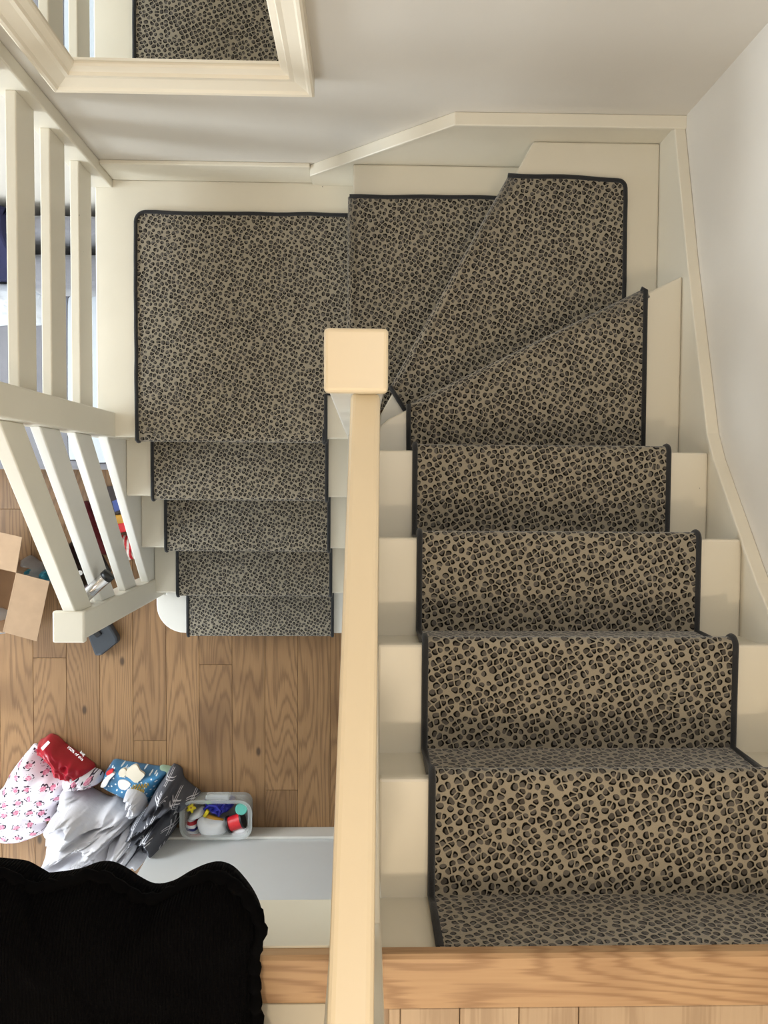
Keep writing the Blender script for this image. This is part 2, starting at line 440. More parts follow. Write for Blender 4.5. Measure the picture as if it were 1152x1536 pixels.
def puff(name, outline, zbase, H, mat, parent=None, rings=22, m=140, k=3.0, fold=0.0, ffreq=(10, 10), fang=0.0, rim=0.0, center=None, seed=0.0, under=0.0, uvscale=1.0, uvang=0.0, ridged=False, edge=0.006):
    """a soft heap: star-shaped outline on a level, domed up to H, with folds"""
    P = resample([(p[0], p[1], 0) for p in outline], m)
    c = Vector((sum(p.x for p in P) / m, sum(p.y for p in P) / m, 0)) if center is None else Vector((center[0], center[1], 0))
    V = []; F = []; UV = []; ca, sa = math.cos(fang), math.sin(fang); cu, su = math.cos(uvang), math.sin(uvang)
    def hgt(p, s):
        base = max(0.0, 1 - s ** k) ** 0.6
        z = H * base
        if fold:
            u = (p.x * ca + p.y * sa) * ffreq[0]; w = (-p.x * sa + p.y * ca) * ffreq[1]
            q = Vector((u, w, seed)); q = q + 0.7 * Vector((noise.noise(q * 0.7 + Vector((5, 1, 2))), noise.noise(q * 0.7 + Vector((9, 4, 7))), 0))
            nn = noise.noise(q); n3_ = noise.noise(q * 2.2 + Vector((3.1, 7.7, 0))); n4_ = noise.noise(q * 4.7)
            f = (0.62 * (1 - abs(nn) * 2.4) + 0.30 * (1 - abs(n3_) * 2.4) + 0.12 * n4_) if ridged else nn + 0.45 * n3_
            z += fold * f * (1 - s ** 6) * (0.35 + 0.65 * base)
        return max(z, 0.002)
    for i in range(rings + 1):
        s = i / rings; s = 1 - (1 - s) ** 1.35
        for j in range(m):
            p = c + (P[j] - c) * s; z = hgt(p, s) if i < rings else edge
            V.append((p.x, p.y, zbase + z))
    nb = (rings + 1) * m
    for i in range(rings):
        for j in range(m): F.append((i * m + j, i * m + (j + 1) % m, (i + 1) * m + (j + 1) % m, (i + 1) * m + j))
    # underside: tucks in below
    for sc, dz in ((0.97, -under * 0.7), (0.85, -under)):
        for j in range(m):
            p = c + (P[j] - c) * sc; V.append((p.x, p.y, zbase + dz))
    for i in (rings, rings + 1):
        for j in range(m): F.append((i * m + j, i * m + (j + 1) % m, (i + 1) * m + (j + 1) % m, (i + 1) * m + j))
    F.append(tuple((rings + 2) * m + j for j in range(m)))
    UV = [((v[0] * cu + v[1] * su) * uvscale, (-v[0] * su + v[1] * cu) * uvscale) for v in V]
    bm_v = V
    o = mesh(name, bm_v, F, mat, parent, uvs=UV, smooth=True)
    # merge the centre ring
    bm = bmesh.new(); bm.from_mesh(o.data); bmesh.ops.remove_doubles(bm, verts=bm.verts, dist=1e-5); bm.to_mesh(o.data); bm.free()
    if parent is None: recenter(o)
    return o

def pxo(pts, z): return [tuple(at(x, y, z=z)[:2]) for x, y in pts]
def pxs(pts, zlo, zhi):
    """silhouette of a heap: edges that face the point below the camera are its foot, the far ones its shoulder"""
    cx = sum(p[0] for p in pts) / len(pts); cy = sum(p[1] for p in pts) / len(pts)
    aw = Vector((cx - 548, cy - 722)).normalized(); out = []
    for x, y in pts:
        v = Vector((x - cx, y - cy)).normalized(); s = min(1, max(0, (v.dot(aw) + 0.6) / 1.2)); out.append(tuple(at(x, y, z=zlo + (zhi - zlo) * s)[:2]))
    return out

# ------------------------------------------------------------------ dimensions
RISE, GO = 0.2, 0.2225
TB = 0.010                                     # carpet stands this far above the wooden treads
LOWY = [-0.732, -0.509, -0.287, -0.064, 0.158]  # white nosings of the lower flight and the landing
UPY = [0.085, -0.138, -0.360, -0.583, -0.805]   # white nosings of steps 9..13
XL, XR = -0.950, -0.060                         # lower flight between its strings
UX0, UX1 = 0.030, 0.938                         # upper flight between its strings
BACK, RIGHT = 1.112, 0.965                      # wall planes
TOP = 2.6
FRONT = -1.780
PX = -0.983                                     # line of the left balustrade

# ------------------------------------------------------------------ setting: ground floor, walls
fl = struct(box('floor', (-4.0, -3.5, -0.10), (1.06, 1.112, -0.012), M['oak'])); fl.name = 'floor'
PW = 0.166; X0 = -1.497 - PW * 15
butts = {-1.578: [-0.897], -1.081: [-1.319], -0.425: [-1.575], -0.678: [-0.93]}
flo = Vector(fl.location)
for k in range(31):
    xa = X0 + PW * k; xb = min(xa + PW, 0.96); xm = (xa + xb) / 2
    if xa > 0.9: break
    ys = None
    for bx_, by_ in butts.items():
        if abs(bx_ - xm) < PW * 0.5: ys = by_[0]
    if ys is None: ys = random.choice([-0.15, 0.15, -0.25, -2.2, 0.05, -2.0])
    cuts = sorted({round(c, 3) for c in [-3.5, ys - 2.1, ys, ys + 2.1, 1.11] if -3.5 <= c <= 1.11})
    for ya, yb in zip(cuts[:-1], cuts[1:]):
        if yb - ya < 0.05: continue
        o = box('plank', (-(xb - xa) / 2 + 0.0006, -(yb - ya) / 2 + 0.0006, -0.014), ((xb - xa) / 2 - 0.0006, (yb - ya) / 2 - 0.0006, 0.0), M['oak'])
        o.data.transform(Matrix.Translation(o.location)); bevel(o, 0.0012, 1)
        o.parent = fl; o.location = Vector((xm, (ya + yb) / 2, 0)) - flo

struct(box('wall_back', (-4.0, BACK, -0.1), (1.06, BACK + 0.1, 5.0), M['wall']))
struct(box('wall_right', (RIGHT, -3.5, -0.1), (RIGHT + 0.1, BACK, 5.0), M['wall']))
struct(box('wall_front', (-1.02, FRONT - 0.1, 0), (RIGHT, FRONT, 2.43), M['wall_low']))
struct(box('wall_left', (-4.1, -3.5, -0.1), (-4.0, BACK + 0.1, 2.43), M['wall_low']))
struct(box('wall_left_upper', (-1.25, -3.5, 2.43), (-1.15, BACK, 5.0), M['wall']))
struct(box('wall_front_left', (-4.0, -3.6, -0.1), (RIGHT + .1, -3.5, 5.0), M['wall_low']))
struct(box('ceiling', (-1.25, -3.6, 5.0), (1.06, BACK + 0.1, 5.08), M['ceil']))
struct(box('ceiling_lower', (-4.1, -3.6, 2.43), (-1.25, BACK + 0.1, 2.5), M['ceil']))
struct(box('baseboard_front', (-1.02, FRONT, 0.0), (-0.06, FRONT + 0.015, 0.112), M['white_gloss'], bev=0.006))
# upper floor slab with its fascia and ceiling below
struct(box('ceiling_under_landing', (-1.15, -3.5, 2.43), (RIGHT, UPY[4] - 0.02, 2.545), M['ceil']))
up = struct(box('floor_upper', (-1.15, -3.5, 2.545), (RIGHT, UPY[4] - 0.02, 2.586), M['oak_pale']))
struct(box('trim_fascia', (-1.15, UPY[4] - 0.02, 2.43), (-0.045, UPY[4] + 0.004, 2.578), M['gloss'], bev=0.002))
ulo = Vector(up.location)
uxs = [0.045, 0.065, 0.167, 0.269, 0.372, 0.965]
for xa, xb in zip(uxs[:-1], uxs[1:]):
    o = box('plank', (-(xb - xa) / 2 + 0.0008, -1.25, -0.014), ((xb - xa) / 2 - 0.0008, 1.25, 0), M['oak_pale'])
    o.data.transform(Matrix.Translation(o.location)); bevel(o, 0.0012, 1); o.parent = up; o.location = Vector(((xa + xb) / 2, -0.899 - 1.2505, 2.6)) - ulo
nos = prism('oak_nosing', [(UPY[4], 2.578), (UPY[4] - 0.002, 2.594), (UPY[4] - 0.008, 2.6), (-0.8985, 2.6), (-0.8985, 2.578)], 'X', -1.15, RIGHT, M['oak_nosing'], up)
recenter(nos); nos.location = Vector(nos.location) - ulo; nos['label'] = 'oak edge board with bold grain'
pan = box('painted_board', (-1.15, -3.4, 2.586), (-0.045, -0.887, 2.603), paint('shadowed_cream_paint', lin(196, 188, 170), 0.5)); pan.parent = up; pan.location = Vector(pan.location) - ulo  # cream board, its colour greyed to stand in for a shadow over it
bevel(pan, 0.002)

# landing skirting and stair-side cappings
struct(box('baseboard_back', (-0.93, BACK - 0.016, 1.0 - TB), (-0.20, BACK, 1.135), M['gloss'], bev=0.004))

# ------------------------------------------------------------------ staircase
st = thing('staircase', 'cream painted wooden staircase with quarter landing and winder steps', 'staircase')
TT = 0.028
# lower flight
for i in range(4):
    z = RISE * (i + 1) - TB; y0 = LOWY[i]; y1 = LOWY[i + 1] + 0.03
    if i == 0:  # rounded (bullnose) end on the bottom step
        r = 0.135; xl = -0.995; poly = [(XR, y0), (xl + r, y0)]
        poly += [(xl + r - r * math.sin(a), y0 + r - r * math.cos(a)) for a in np.linspace(0, PI / 2, 10)[1:]]
        poly += [(xl, -0.545), (XL, -0.545), (XL, y1), (XR, y1)]
        rp = [(x + (0.018 if x < -0.9 else 0), y + 0.02) for x, y in poly[:-2]] + [(XL, y1), (XR, y1)]
        prism('tread', poly, 'Z', z - TT, z, M['white_gloss'], st, bev=0.006)
        rp = [(XR, y0 + .02), (xl + r, y0 + .02)] + [(xl + r - (r - .02) * math.sin(a), y0 + r - (r - .02) * math.cos(a)) for a in np.linspace(0, PI / 2, 10)[1:]] + [(xl + .02, -0.55), (XL, -.55), (XR, -.55)]
        prism('riser', rp, 'Z', 0.0, z - TT, M['white_gloss'], st)
    else:
        box('tread', (XL, y0, z - TT), (XR, y1, z), M['gloss'], st, bev=0.006)
        box('riser', (XL, y0 + 0.02, z - RISE), (XR, y0 + 0.035, z - TT), M['gloss'], st)
# landing
zl = 1.0 - TB
box('riser', (XL, LOWY[4] + 0.02, zl - RISE), (XR, LOWY[4] + 0.035, zl - TT), M['gloss'], st)
prism('landing_board', [(-0.995, 0.20), (-0.945, 0.20), (-0.945, LOWY[4]), (XR + 0.03, LOWY[4]), (XR + 0.03, 1.10), (-0.995, 1.10)], 'Z', zl - TT, zl, M['gloss'], st, bev=0.005)
box('landing_apron', (-0.995, 0.20, zl - 0.24), (-0.97, 1.10, zl - TT), M['white_gloss'], st)
box('spandrel_panel', (-0.965, 0.20, 0.0), (-0.955, 1.10, zl - 0.2), M['gloss'], st)
# winders: carpet nosing lines (N) and white nosing set back 17 mm
A2, B2 = Vector((0.449, 0.975)), Vector((0.078, 0.304))
A3, B3 = Vector((0.824, 0.578)), Vector((0.127, 0.229))
def line_at_y(a, b, y): t = (y - a.y) / (b.y - a.y); return a.x + (b.x - a.x) * t
def line_at_x(a, b, x): t = (x - a.x) / (b.x - a.x); return a.y + (b.y - a.y) * t
n2 = Vector(((A2 - B2).y, -(A2 - B2).x)).normalized() * 0.017       # towards +x
n3 = Vector(((A3 - B3).y, -(A3 - B3).x)).normalized() * 0.017       # towards -y
a2, b2 = A2 + n2, B2 + n2; a3, b3 = A3 + n3, B3 + n3
YB = 1.088
z1, z2, z3 = 1.2 - TB, 1.4 - TB, 1.6 - TB
prism('winder_tread', [(-0.048, 0.245), (0.05, 0.245), (0.10, 0.30), (line_at_y(a2, b2, YB) + 0.06, YB), (-0.048, YB)], 'Z', z1 - TT, z1, M['gloss'], st, bev=0.006)
prism('winder_tread', [(line_at_y(a2, b2, 0.215), 0.215), (line_at_y(a2, b2, YB), YB), (UX1, YB), (UX1, 0.52), (0.10, 0.13), (0.03, 0.13)], 'Z', z2 - TT, z2, M['gloss'], st, bev=0.006)
prism('winder_tread', [(0.028, line_at_x(a3, b3, 0.13) - 0.075), (0.045, line_at_x(a3, b3, 0.13) - 0.045), (0.07, line_at_x(a3, b3, 0.13) - 0.025), (UX1, line_at_x(a3, b3, UX1)), (UX1, 0.05), (0.028, 0.05)], 'Z', z3 - TT, z3, M['gloss'], st, bev=0.006)
def wall_between(name, p, q, th, za, zb):
    p, q = Vector(p), Vector(q); d = (q - p).normalized(); n = Vector((-d.y, d.x)) * th
    return prism(name, [p, q, q + n, p + n], 'Z', za, zb, M['gloss'], st)
box('riser', (-0.028, 0.245, zl), (-0.012, YB, z1 - TT), M['gloss'], st)
wall_between('riser', b2 + n2 * 1.3, Vector((line_at_y(a2 + n2 * 1.3, b2 + n2 * 1.3, YB), YB)), -0.015, z1, z2 - TT)
wall_between('riser', b3 + n3 * 1.3, Vector((UX1, line_at_x(a3 + n3 * 1.3, b3 + n3 * 1.3, UX1))), -0.015, z2, z3 - TT)
# upper flight
for i in range(4):
    z = 1.8 + RISE * i - TB; y0 = UPY[i]; y1 = UPY[i + 1] - 0.035
    box('tread', (UX0, y1, z - TT), (UX1, y0, z), M['gloss'], st, bev=0.006)
    box('riser', (UX0, y0 - 0.035, z - RISE), (UX1, y0 - 0.02, z - TT), M['gloss'], st)
box('riser', (UX0, UPY[4] - 0.0195, 2.4 - TB), (UX1, UPY[4] - 0.016, 2.578), M['gloss'], st)
# strings
sl = 0.875
def stop(y): return 0.993 + sl * (y - 0.152)
prism('string', [(-0.45, max(0, stop(-0.45) - 0.30)), (0.20, stop(0.20) - 0.30), (0.20, stop(0.20) + 0.01), (-0.45, stop(-0.45) + 0.01)], 'X', -0.985, XL, M['white_gloss'], st, bev=0.004)
pu = lambda y: 1.8 + 0.899 * (0.085 - y)
prism('string', [(0.15, 1.40), (0.15, pu(0.12)), (-0.76, pu(-0.76) + 0.02), (-0.79, pu(-0.76) + 0.02), (-0.79, 2.12)], 'X', -0.03, UX0, M['gloss'], st, bev=0.004)
prism('spandrel_panel', [(-0.79, 0.0), (1.10, 0.0), (1.10, 0.96), (0.24, 0.96), (0.24, 1.35), (0.15, 1.42), (-0.79, 2.14)], 'X', -0.055, -0.03, M['white_gloss'], st)
capR = [(1.112, 1.515), (0.63, 1.642), (0.137, 1.794), (0.064, 1.838), (-0.235, 2.078), (-0.82, 2.66)]
low = [(y, z - 0.02) for y, z in capR]
prism('wall_string', low + [(-0.82, 2.0), (0.0, 1.3), (0.6, 1.0), (1.112, 1.0)], 'X', UX1, RIGHT, M['gloss'], st)
capB = [(-0.20, 1.118), (0.263, 1.525), (0.966, 1.53)]
prism('wall_string', [(x, z - 0.02) for x, z in capB] + [(0.966, 0.9), (-0.20, 0.9)], 'Y', YB, BACK, M['gloss'], st)
def capping(name, path, fixed, axis, w, h):
    V = []; F = []
    for a, z in path:
        for du, dz in ((0, 0), (-w, 0), (-w, -h * 0.55), (-w * 0.6, -h), (0, -h)):
            V.append((a, fixed + du, z + dz) if axis == 'Y' else (fixed + du, a, z + dz))
    k = 5; n = len(path)
    for i in range(n - 1):
        for j in range(k): F.append((i * k + j, i * k + (j + 1) % k, (i + 1) * k + (j + 1) % k, (i + 1) * k + j))
    F += [tuple(range(k)), tuple(range((n - 1) * k, n * k))]
    o = mesh(name, V, F, M['gloss'], None); recenter(o); bevel(o, 0.003, 2); return struct(o)
capping('trim_1', capR, RIGHT, 'X', 0.034, 0.026)
capping('trim_2', capB, BACK, 'Y', 0.040, 0.026)

# ------------------------------------------------------------------ carpets
def arc_nose(yn, z, r, s):
    """points over a nosing whose front is at yn, from below to the top; s = +1 when the step faces -Y"""
    return [(yn + s * (r - r * math.cos(a)), z - r + r * math.sin(a)) for a in np.linspace(-0.9, PI / 2, 9)]
def runner(root, path, x0, x1, name='pile'):
    V = []; UV = []; F = []; L = 0; nx = 2
    for i, (y, z) in enumerate(path):
        if i: L += math.hypot(y - path[i - 1][0], z - path[i - 1][1])
        for x in (x0, x1): V.append((x, y, z)); UV.append((x, L + 3.3))
    for i in range(len(path) - 1): F.append((2 * i, 2 * i + 1, 2 * i + 3, 2 * i + 2))
    o = mesh(name, V, F, M['leopard'], root, uvs=UV, smooth=True)
    # make the normals point up / outwards, then thicken downwards
    me = o.data
    if sum(p.normal.z for p in me.polygons) < 0: me.flip_normals()
    m = o.modifiers.new('thick', 'SOLIDIFY'); m.thickness = 0.009; m.offset = -1
    m = o.modifiers.new('es', 'EDGE_SPLIT'); m.split_angle = math.radians(50)
    for x in (x0, x1):
        tube('binding', [(x, y, z - 0.001) for y, z in path], 0.0075, M['binding'], o)
    return o
# lower flight: up the risers and over the nosings to the landing edge
c0 = 0.015
path = [(LOWY[0] + 0.018, 0.004)]
for i in range(5):
    yn = LOWY[i] - c0; z = RISE * (i + 1)
    path += [(LOWY[i] + 0.012, z - 0.05)] if i else [(LOWY[i] + 0.010, 0.13)]
    path += arc_nose(yn, z, 0.017, 1)
    if i < 4: path += [(LOWY[i + 1] + 0.008, z)]
    else: path += [(yn + 0.05, z)]
rc = thing('stair_runner', 'leopard print carpet runner on the short lower flight', 'carpet')
runner(rc, path, -0.8436, -0.1535); settle(rc, (-0.5, LOWY[0], 0))

def flat_carpet(root, poly, z, bind, nose=None, corner_r=0.0):
    """poly: outline (xy); bind: list of polylines for the black binding; nose: (p, q, inward normal) rolled edge"""
    n = len(poly); V = [(x, y, z) for x, y in poly] + [(x, y, z - 0.0095) for x, y in poly]
    F = [tuple(range(n)), tuple(range(n, 2 * n))[::-1]] + [(i, (i + 1) % n, n + (i + 1) % n, n + i) for i in range(n)]
    o = mesh('pile', V, F, M['leopard'], root, uvs=[(v[0], v[1]) for v in V])
    for b_ in bind: tube('binding', [(x, y, z - 0.001) for x, y in b_], 0.0075, M['binding'], o)
    if nose:
        p, q, nr = Vector(nose[0]), Vector(nose[1]), Vector(nose[2]).normalized(); r = 0.017
        V = []; UV = []; F = []
        for a in np.linspace(-1.2, PI / 2, 9):
            off = nr * (r - r * math.cos(a)); zz = z - r + r * math.sin(a)
            for e in (p, q):
                w = e + off; V.append((w.x, w.y, zz)); UV.append((w.x + nr.x * (a - PI / 2) * r, w.y + nr.y * (a - PI / 2) * r))
        w0 = nr * 0.036
        for e in (p, q): w = e + nr * 0.032; V.append((w.x, w.y, z + 0.0008)); UV.append((w.x, w.y))
        V = [(p.x + w0.x, p.y + w0.y, z - 0.075), (q.x + w0.x, q.y + w0.y, z - 0.075)] + V
        UV = [(UV[0][0] - nr.x * .06, UV[0][1] - nr.y * .06), (UV[1][0] - nr.x * .06, UV[1][1] - nr.y * .06)] + UV
        for i in range(len(V) // 2 - 1): F.append((2 * i, 2 * i + 1, 2 * i + 3, 2 * i + 2))
        nb = mesh('nosing_roll', V, F, M['leopard'], root, uvs=UV, smooth=True)
        if sum(f.normal.z for f in nb.data.polygons) < 0: nb.data.flip_normals()
        m = nb.modifiers.new('thick', 'SOLIDIFY'); m.thickness = 0.008; m.offset = -1
    return o
def rc_corner(cx, cy, r, a0, a1, k=6): return [(cx + r * math.cos(a), cy + r * math.sin(a)) for a in np.linspace(a0, a1, k)]
# landing
lc = thing('landing_carpet', 'square leopard print carpet with rounded corner on the half landing', 'carpet')
cor = rc_corner(-0.845 + 0.035, 0.977 - 0.035, 0.035, PI, PI / 2)
ed = 0.143 + 0.03
poly = [(-0.845, ed)] + cor + [(-0.03, 0.979), (-0.03, 0.321), (-0.148, 0.321), (-0.148, ed)]
wig = lambda pts: [(x + 0.003 * noise.noise(Vector((x * 9, y * 9, 1))), y + 0.004 * noise.noise(Vector((x * 7, y * 7, 4)))) for x, y in pts]
def dens(pts, step=0.04):
    out = []
    for (a, b_) in zip(pts[:-1], pts[1:]):
        k = max(1, int(math.dist(a, b_) / step)); out += [(a[0] + (b_[0] - a[0]) * i / k, a[1] + (b_[1] - a[1]) * i / k) for i in range(k)]
    return out + [pts[-1]]
e1 = wig(dens([(-0.845, ed - 0.028)] + cor + [(-0.05, 0.979)]))
flat_carpet(lc, poly, 1.001, [e1, [(-0.148, ed - 0.028), (-0.148, 0.321), (-0.06, 0.321)]])
settle(lc, (-0.5, 0.56, 1.0))
# winder 1
w1 = thing('winder_carpet', 'leopard print carpet on the lowest winder step beside the landing', 'carpet')
poly = [(-0.048, 0.25), (-0.048, 0.976), (line_at_y(A2, B2, 0.976) + 0.045, 0.978), (0.115, 0.28), (0.06, 0.25)]
flat_carpet(w1, poly, 1.2, [wig(dens([(-0.060, 0.975), (line_at_y(A2, B2, 0.976) + 0.03, 0.978)]))], nose=((-0.065, 0.25), (-0.065, 0.976), (1, 0)))
settle(w1, (0.1, 0.6, 1.2))
# winder 2
w2 = thing('winder_carpet', 'leopard print carpet on the kite shaped corner winder step', 'carpet')
nn2 = n2.normalized(); nn3 = n3.normalized(); i2 = nn2 * 0.017; i3 = nn3 * 0.017
cor = rc_corner(0.826 - 0.025, 0.967 - 0.025, 0.025, PI / 2, 0)
PB = Vector((0.125, 0.232))
poly = [tuple(B2 + i2), tuple(A2 + i2)] + cor + [(0.828, 0.50), (0.30, 0.24), (0.165, 0.19), tuple(PB)]
flat_carpet(w2, poly, 1.4, [wig(dens([tuple(A2 + Vector((0.0, 0.002)))] + cor + [(0.828, 0.53)])), [tuple(B2), tuple(PB), (0.15, 0.20)]], nose=(tuple(B2), tuple(A2), tuple(nn2)))
settle(w2, (0.5, 0.6, 1.4))
# winder 3
w3 = thing('winder_carpet', 'leopard print carpet on the highest winder step, its top edge slanting', 'carpet')
poly = [tuple(B3 + i3), tuple(A3 + i3 + Vector((0.001, 0))), (0.828, 0.05), (0.129, 0.05)]
flat_carpet(w3, poly, 1.6, [[tuple(A3 - Vector((0.012, 0.004))), tuple(A3 + Vector((0.001, -0.008))), (0.827, 0.06)], [tuple(B3), (0.129, 0.06)]], nose=(tuple(B3), tuple(A3), tuple(nn3)))
settle(w3, (0.5, 0.3, 1.6))
# upper flight
path = [(UPY[0] - 0.012, 1.604)]
for i in range(4):
    yn = UPY[i] + 0.017; z = 1.8 + RISE * i
    path += [(UPY[i] - 0.010, z - 0.05)] + arc_nose(yn, z, 0.019, -1) + [(UPY[i + 1] - 0.006, z)]
path += [(UPY[4] - 0.005, 2.44), (UPY[4] - 0.001, 2.576)]
rc = thing('stair_runner', 'leopard print carpet runner on the upper flight below the oak edge', 'carpet')
runner(rc, path, 0.1345, 0.8253); settle(rc, (0.48, 0.0, 1.7))

# ------------------------------------------------------------------ newel posts and rails
def newel(label, cx, cy, z0, z1, cap, post=0.09, mat=None, name='newel_post', capmat=None):
    t = thing(name, label, 'post', (cx, cy, z0)); mat = mat or M['white_gloss']; h = post / 2
    o = box('post', (-h, -h, 0), (h, h, z1 - z0 - 0.024), mat); o.data.transform(Matrix.Translation(o.location)); o.location = (0, 0, 0); o.parent = t; bevel(o, 0.006, 3)
    c = cap / 2
    o = box('cap', (-c, -c, -0.026), (c, c, 0), capmat or mat); o.data.transform(Matrix.Translation(o.location)); o.location = (0, 0, z1 - z0); o.parent = t; bevel(o, 0.007, 3)
    return t
newel('cream newel post at the winders under the square peach cap', -0.0155, 0.192, 0.99, 2.65, 0.102, 0.092, M['white_gloss'], capmat=M['rail'])
newel('white newel post at the foot of the lower flight beside the rounded step', PX - 0.005, -0.493, 0.0, 1.30, 0.107, 0.092, M['gloss'])
newel('cream newel post at the landing corner where sloping and level rails meet', PX + 0.010, 0.203, 0.80, 2.02, 0.107, 0.092, M['gloss'])
newel('cream newel post at the head of the stairs under the handrail', -0.011, -0.805, 2.39, 3.27, 0.10, 0.086, M['gloss'])
hp = box('newel_post', (-1.02, BACK - 0.045, zl), (-0.93, BACK, 2.1), M['gloss'], bev=0.005); tag(hp, 'cream half newel post fixed to the wall beside the mirror', 'post')

def balustrade(label, rails):
    t = thing('balustrade', label, 'balustrade')
    for nm, A, B, w, h, mt, plumb in rails: bar(nm, A, B, w, h, mt, t, 0.004, plumb)
    return t
r = []
for nm, ztop, w in (('handrail', 1.815, 0.042), ('rail', 1.557, 0.032), ('rail', 1.278, 0.030)):
    ya, yb = -0.448, 0.157; x = -0.980
    r.append((nm, (x - (w - .03) / 2, ya, ztop + sl * (ya - 0.152)), (x - (w - .03) / 2, yb, ztop + sl * (yb - 0.152)), w, 0.150, M['white_gloss'] if nm == 'rail' else M['gloss'], True))
t = balustrade('white ranch style balustrade of sloping boards beside the lower flight', r); settle(t, (PX, -0.45, 0.5))
r = []
for nm, ztop in (('handrail', 1.925), ('rail', 1.697), ('rail', 1.470), ('rail', 1.232)):
    r.append((nm, (-0.980, 0.246, ztop), (-0.980, BACK - 0.044, ztop), 0.031, 0.118, M['gloss'], True))
t = balustrade('cream ranch style balustrade of level boards along the landing', r); settle(t, (PX, 0.7, 1.0))
hs = 0.72
HA = Vector((0.0, 0.150, 2.588)); HB = Vector((-0.016, -0.775, 2.588 + hs * 0.925))
t = thing('balustrade', 'peach cream sloping handrail board above the upper flight', 'balustrade')
o = bar('handrail', HA, HB, 0.0495, 0.07, M['rail'], t, 0.009, False)
for dz in (0.26, 0.50):
    bar('rail', HA + Vector((-0.002, 0, -dz)), HB + Vector((0.006, 0, -dz)), 0.028, 0.12, M['gloss'], t, 0.004, True)
settle(t, (0, -0.3, 2.2))

# ------------------------------------------------------------------ mirror
mx0, mx1, mz0, mz1 = -0.859, -0.146, 1.700, 2.75
mt = thing('wall_mirror', 'large rectangular mirror in a moulded cream frame on the back wall', 'mirror')
prof = [(0.0, 0.0), (0.0, 0.050), (0.006, 0.054), (0.014, 0.052), (0.020, 0.046), (0.050, 0.036), (0.062, 0.036), (0.066, 0.028), (0.082, 0.021), (0.086, 0.016), (0.086, 0.0)]
V = []; F = []; k = len(prof)
for (cx, cz, sx, sz) in ((mx0, mz0, 1, 1), (mx1, mz0, -1, 1), (mx1, mz1, -1, -1), (mx0, mz1, 1, -1)):
    for w, p in prof: V.append((cx + sx * w, BACK - p, cz + sz * w))
for i in range(4):
    for j in range(k): F.append((i * k + j, i * k + (j + 1) % k, ((i + 1) % 4) * k + (j + 1) % k, ((i + 1) % 4) * k + j))
mesh('frame', V, F, M['frame'], mt)
box('glass', (mx0 + 0.084, BACK - 0.012, mz0 + 0.084), (mx1 - 0.084, BACK - 0.004, mz1 - 0.084), M['mirror'], mt)
settle(mt, ((mx0 + mx1) / 2, BACK, mz0))

# ------------------------------------------------------------------ sofa corner left of the landing (ground floor)
sf = thing('sofa', 'grey velvet sofa on the ground floor seen between the landing rails', 'sofa')
def cushion(name, lo, hi, mat, parent=None, bev=0.05, sub=0.0):
    o = box(name, lo, hi, mat, parent); m = o.modifiers.new('bevel', 'BEVEL'); m.width = bev; m.segments = 4
    for p in o.data.polygons: p.use_smooth = True
    return o
cushion('base', (-2.6, 0.10, 0.06), (-1.01, 1.09, 0.30), M['sofa'], sf, 0.02)
cushion('seat_cushion', (-2.6, 0.045, 0.30), (-1.01, 0.86, 0.45), M['sofa'], sf, 0.045)
cushion('backrest', (-2.6, 0.985, 0.28), (-1.01, 1.06, 0.72), M['sofa'], sf, 0.025)
cushion('back_cushion', (-1.43, 0.79, 0.44), (-1.01, 0.935, 0.64), M['sofa'], sf, 0.05)
cushion('foot', (-1.1, 0.15, 0.0), (-1.04, 0.2, 0.07), M['black'], sf, 0.005); cushion('foot', (-2.5, 0.15, 0.0), (-2.44, 0.2, 0.07), M['black'], sf, 0.005)
cushion('foot', (-1.1, 1.0, 0.0), (-1.04, 1.05, 0.07), M['black'], sf, 0.005); cushion('foot', (-2.5, 1.0, 0.0), (-2.44, 1.05, 0.07), M['black'], sf, 0.005)
settle(sf, (-1.8, 0.6, 0))
o = prism('sofa_throw', [(0.855, 0.449), (0.85, 0.52), (0.87, 0.62), (0.93, 0.73), (0.97, 0.775), (1.02, 0.79), (1.075, 0.785), (1.085, 0.72), (1.085, 0.60), (1.062, 0.60), (1.062, 0.724), (0.983, 0.724), (0.983, 0.449)], 'X', -2.0, -1.435, M['navy'], None, bev=0.012); tag(o, 'dark navy throw draped over the grey sofa back', 'throw')
o = puff('fleece_throw', pxo([(-60, 425), (-20, 424), (20, 424), (66, 425), (72, 455), (66, 484), (15, 486), (-60, 486)], 0.48), 0.449, 0.035, M['white_fur'], fold=0.015, ffreq=(14, 20), m=80, rings=12)
tag(o, 'white fleece throw folded across the grey sofa seat', 'throw')
pts = pxo([(103, 470), (106, 450), (116, 440), (170, 440), (182, 455), (183, 660), (178, 684), (165, 693), (125, 693), (110, 686), (104, 670)], 0.46)
tb = thing('tray_table', 'white rounded board with a dark edge lying on the grey sofa', 'tray', (-1.2, 0.45, 0.449))
P = resample([(x, y, 0) for x, y in pts], 60)
o = prism('top', [(p.x, p.y) for p in P], 'Z', 0.449, 0.470, simple('pale_tray_plastic', (196, 204, 214), 0.4, var=0.02), tb); 
tube('edging', [(p.x, p.y, 0.462) for p in P], 0.006, M['dark_edge'], o, closed=True); adopt(tb)

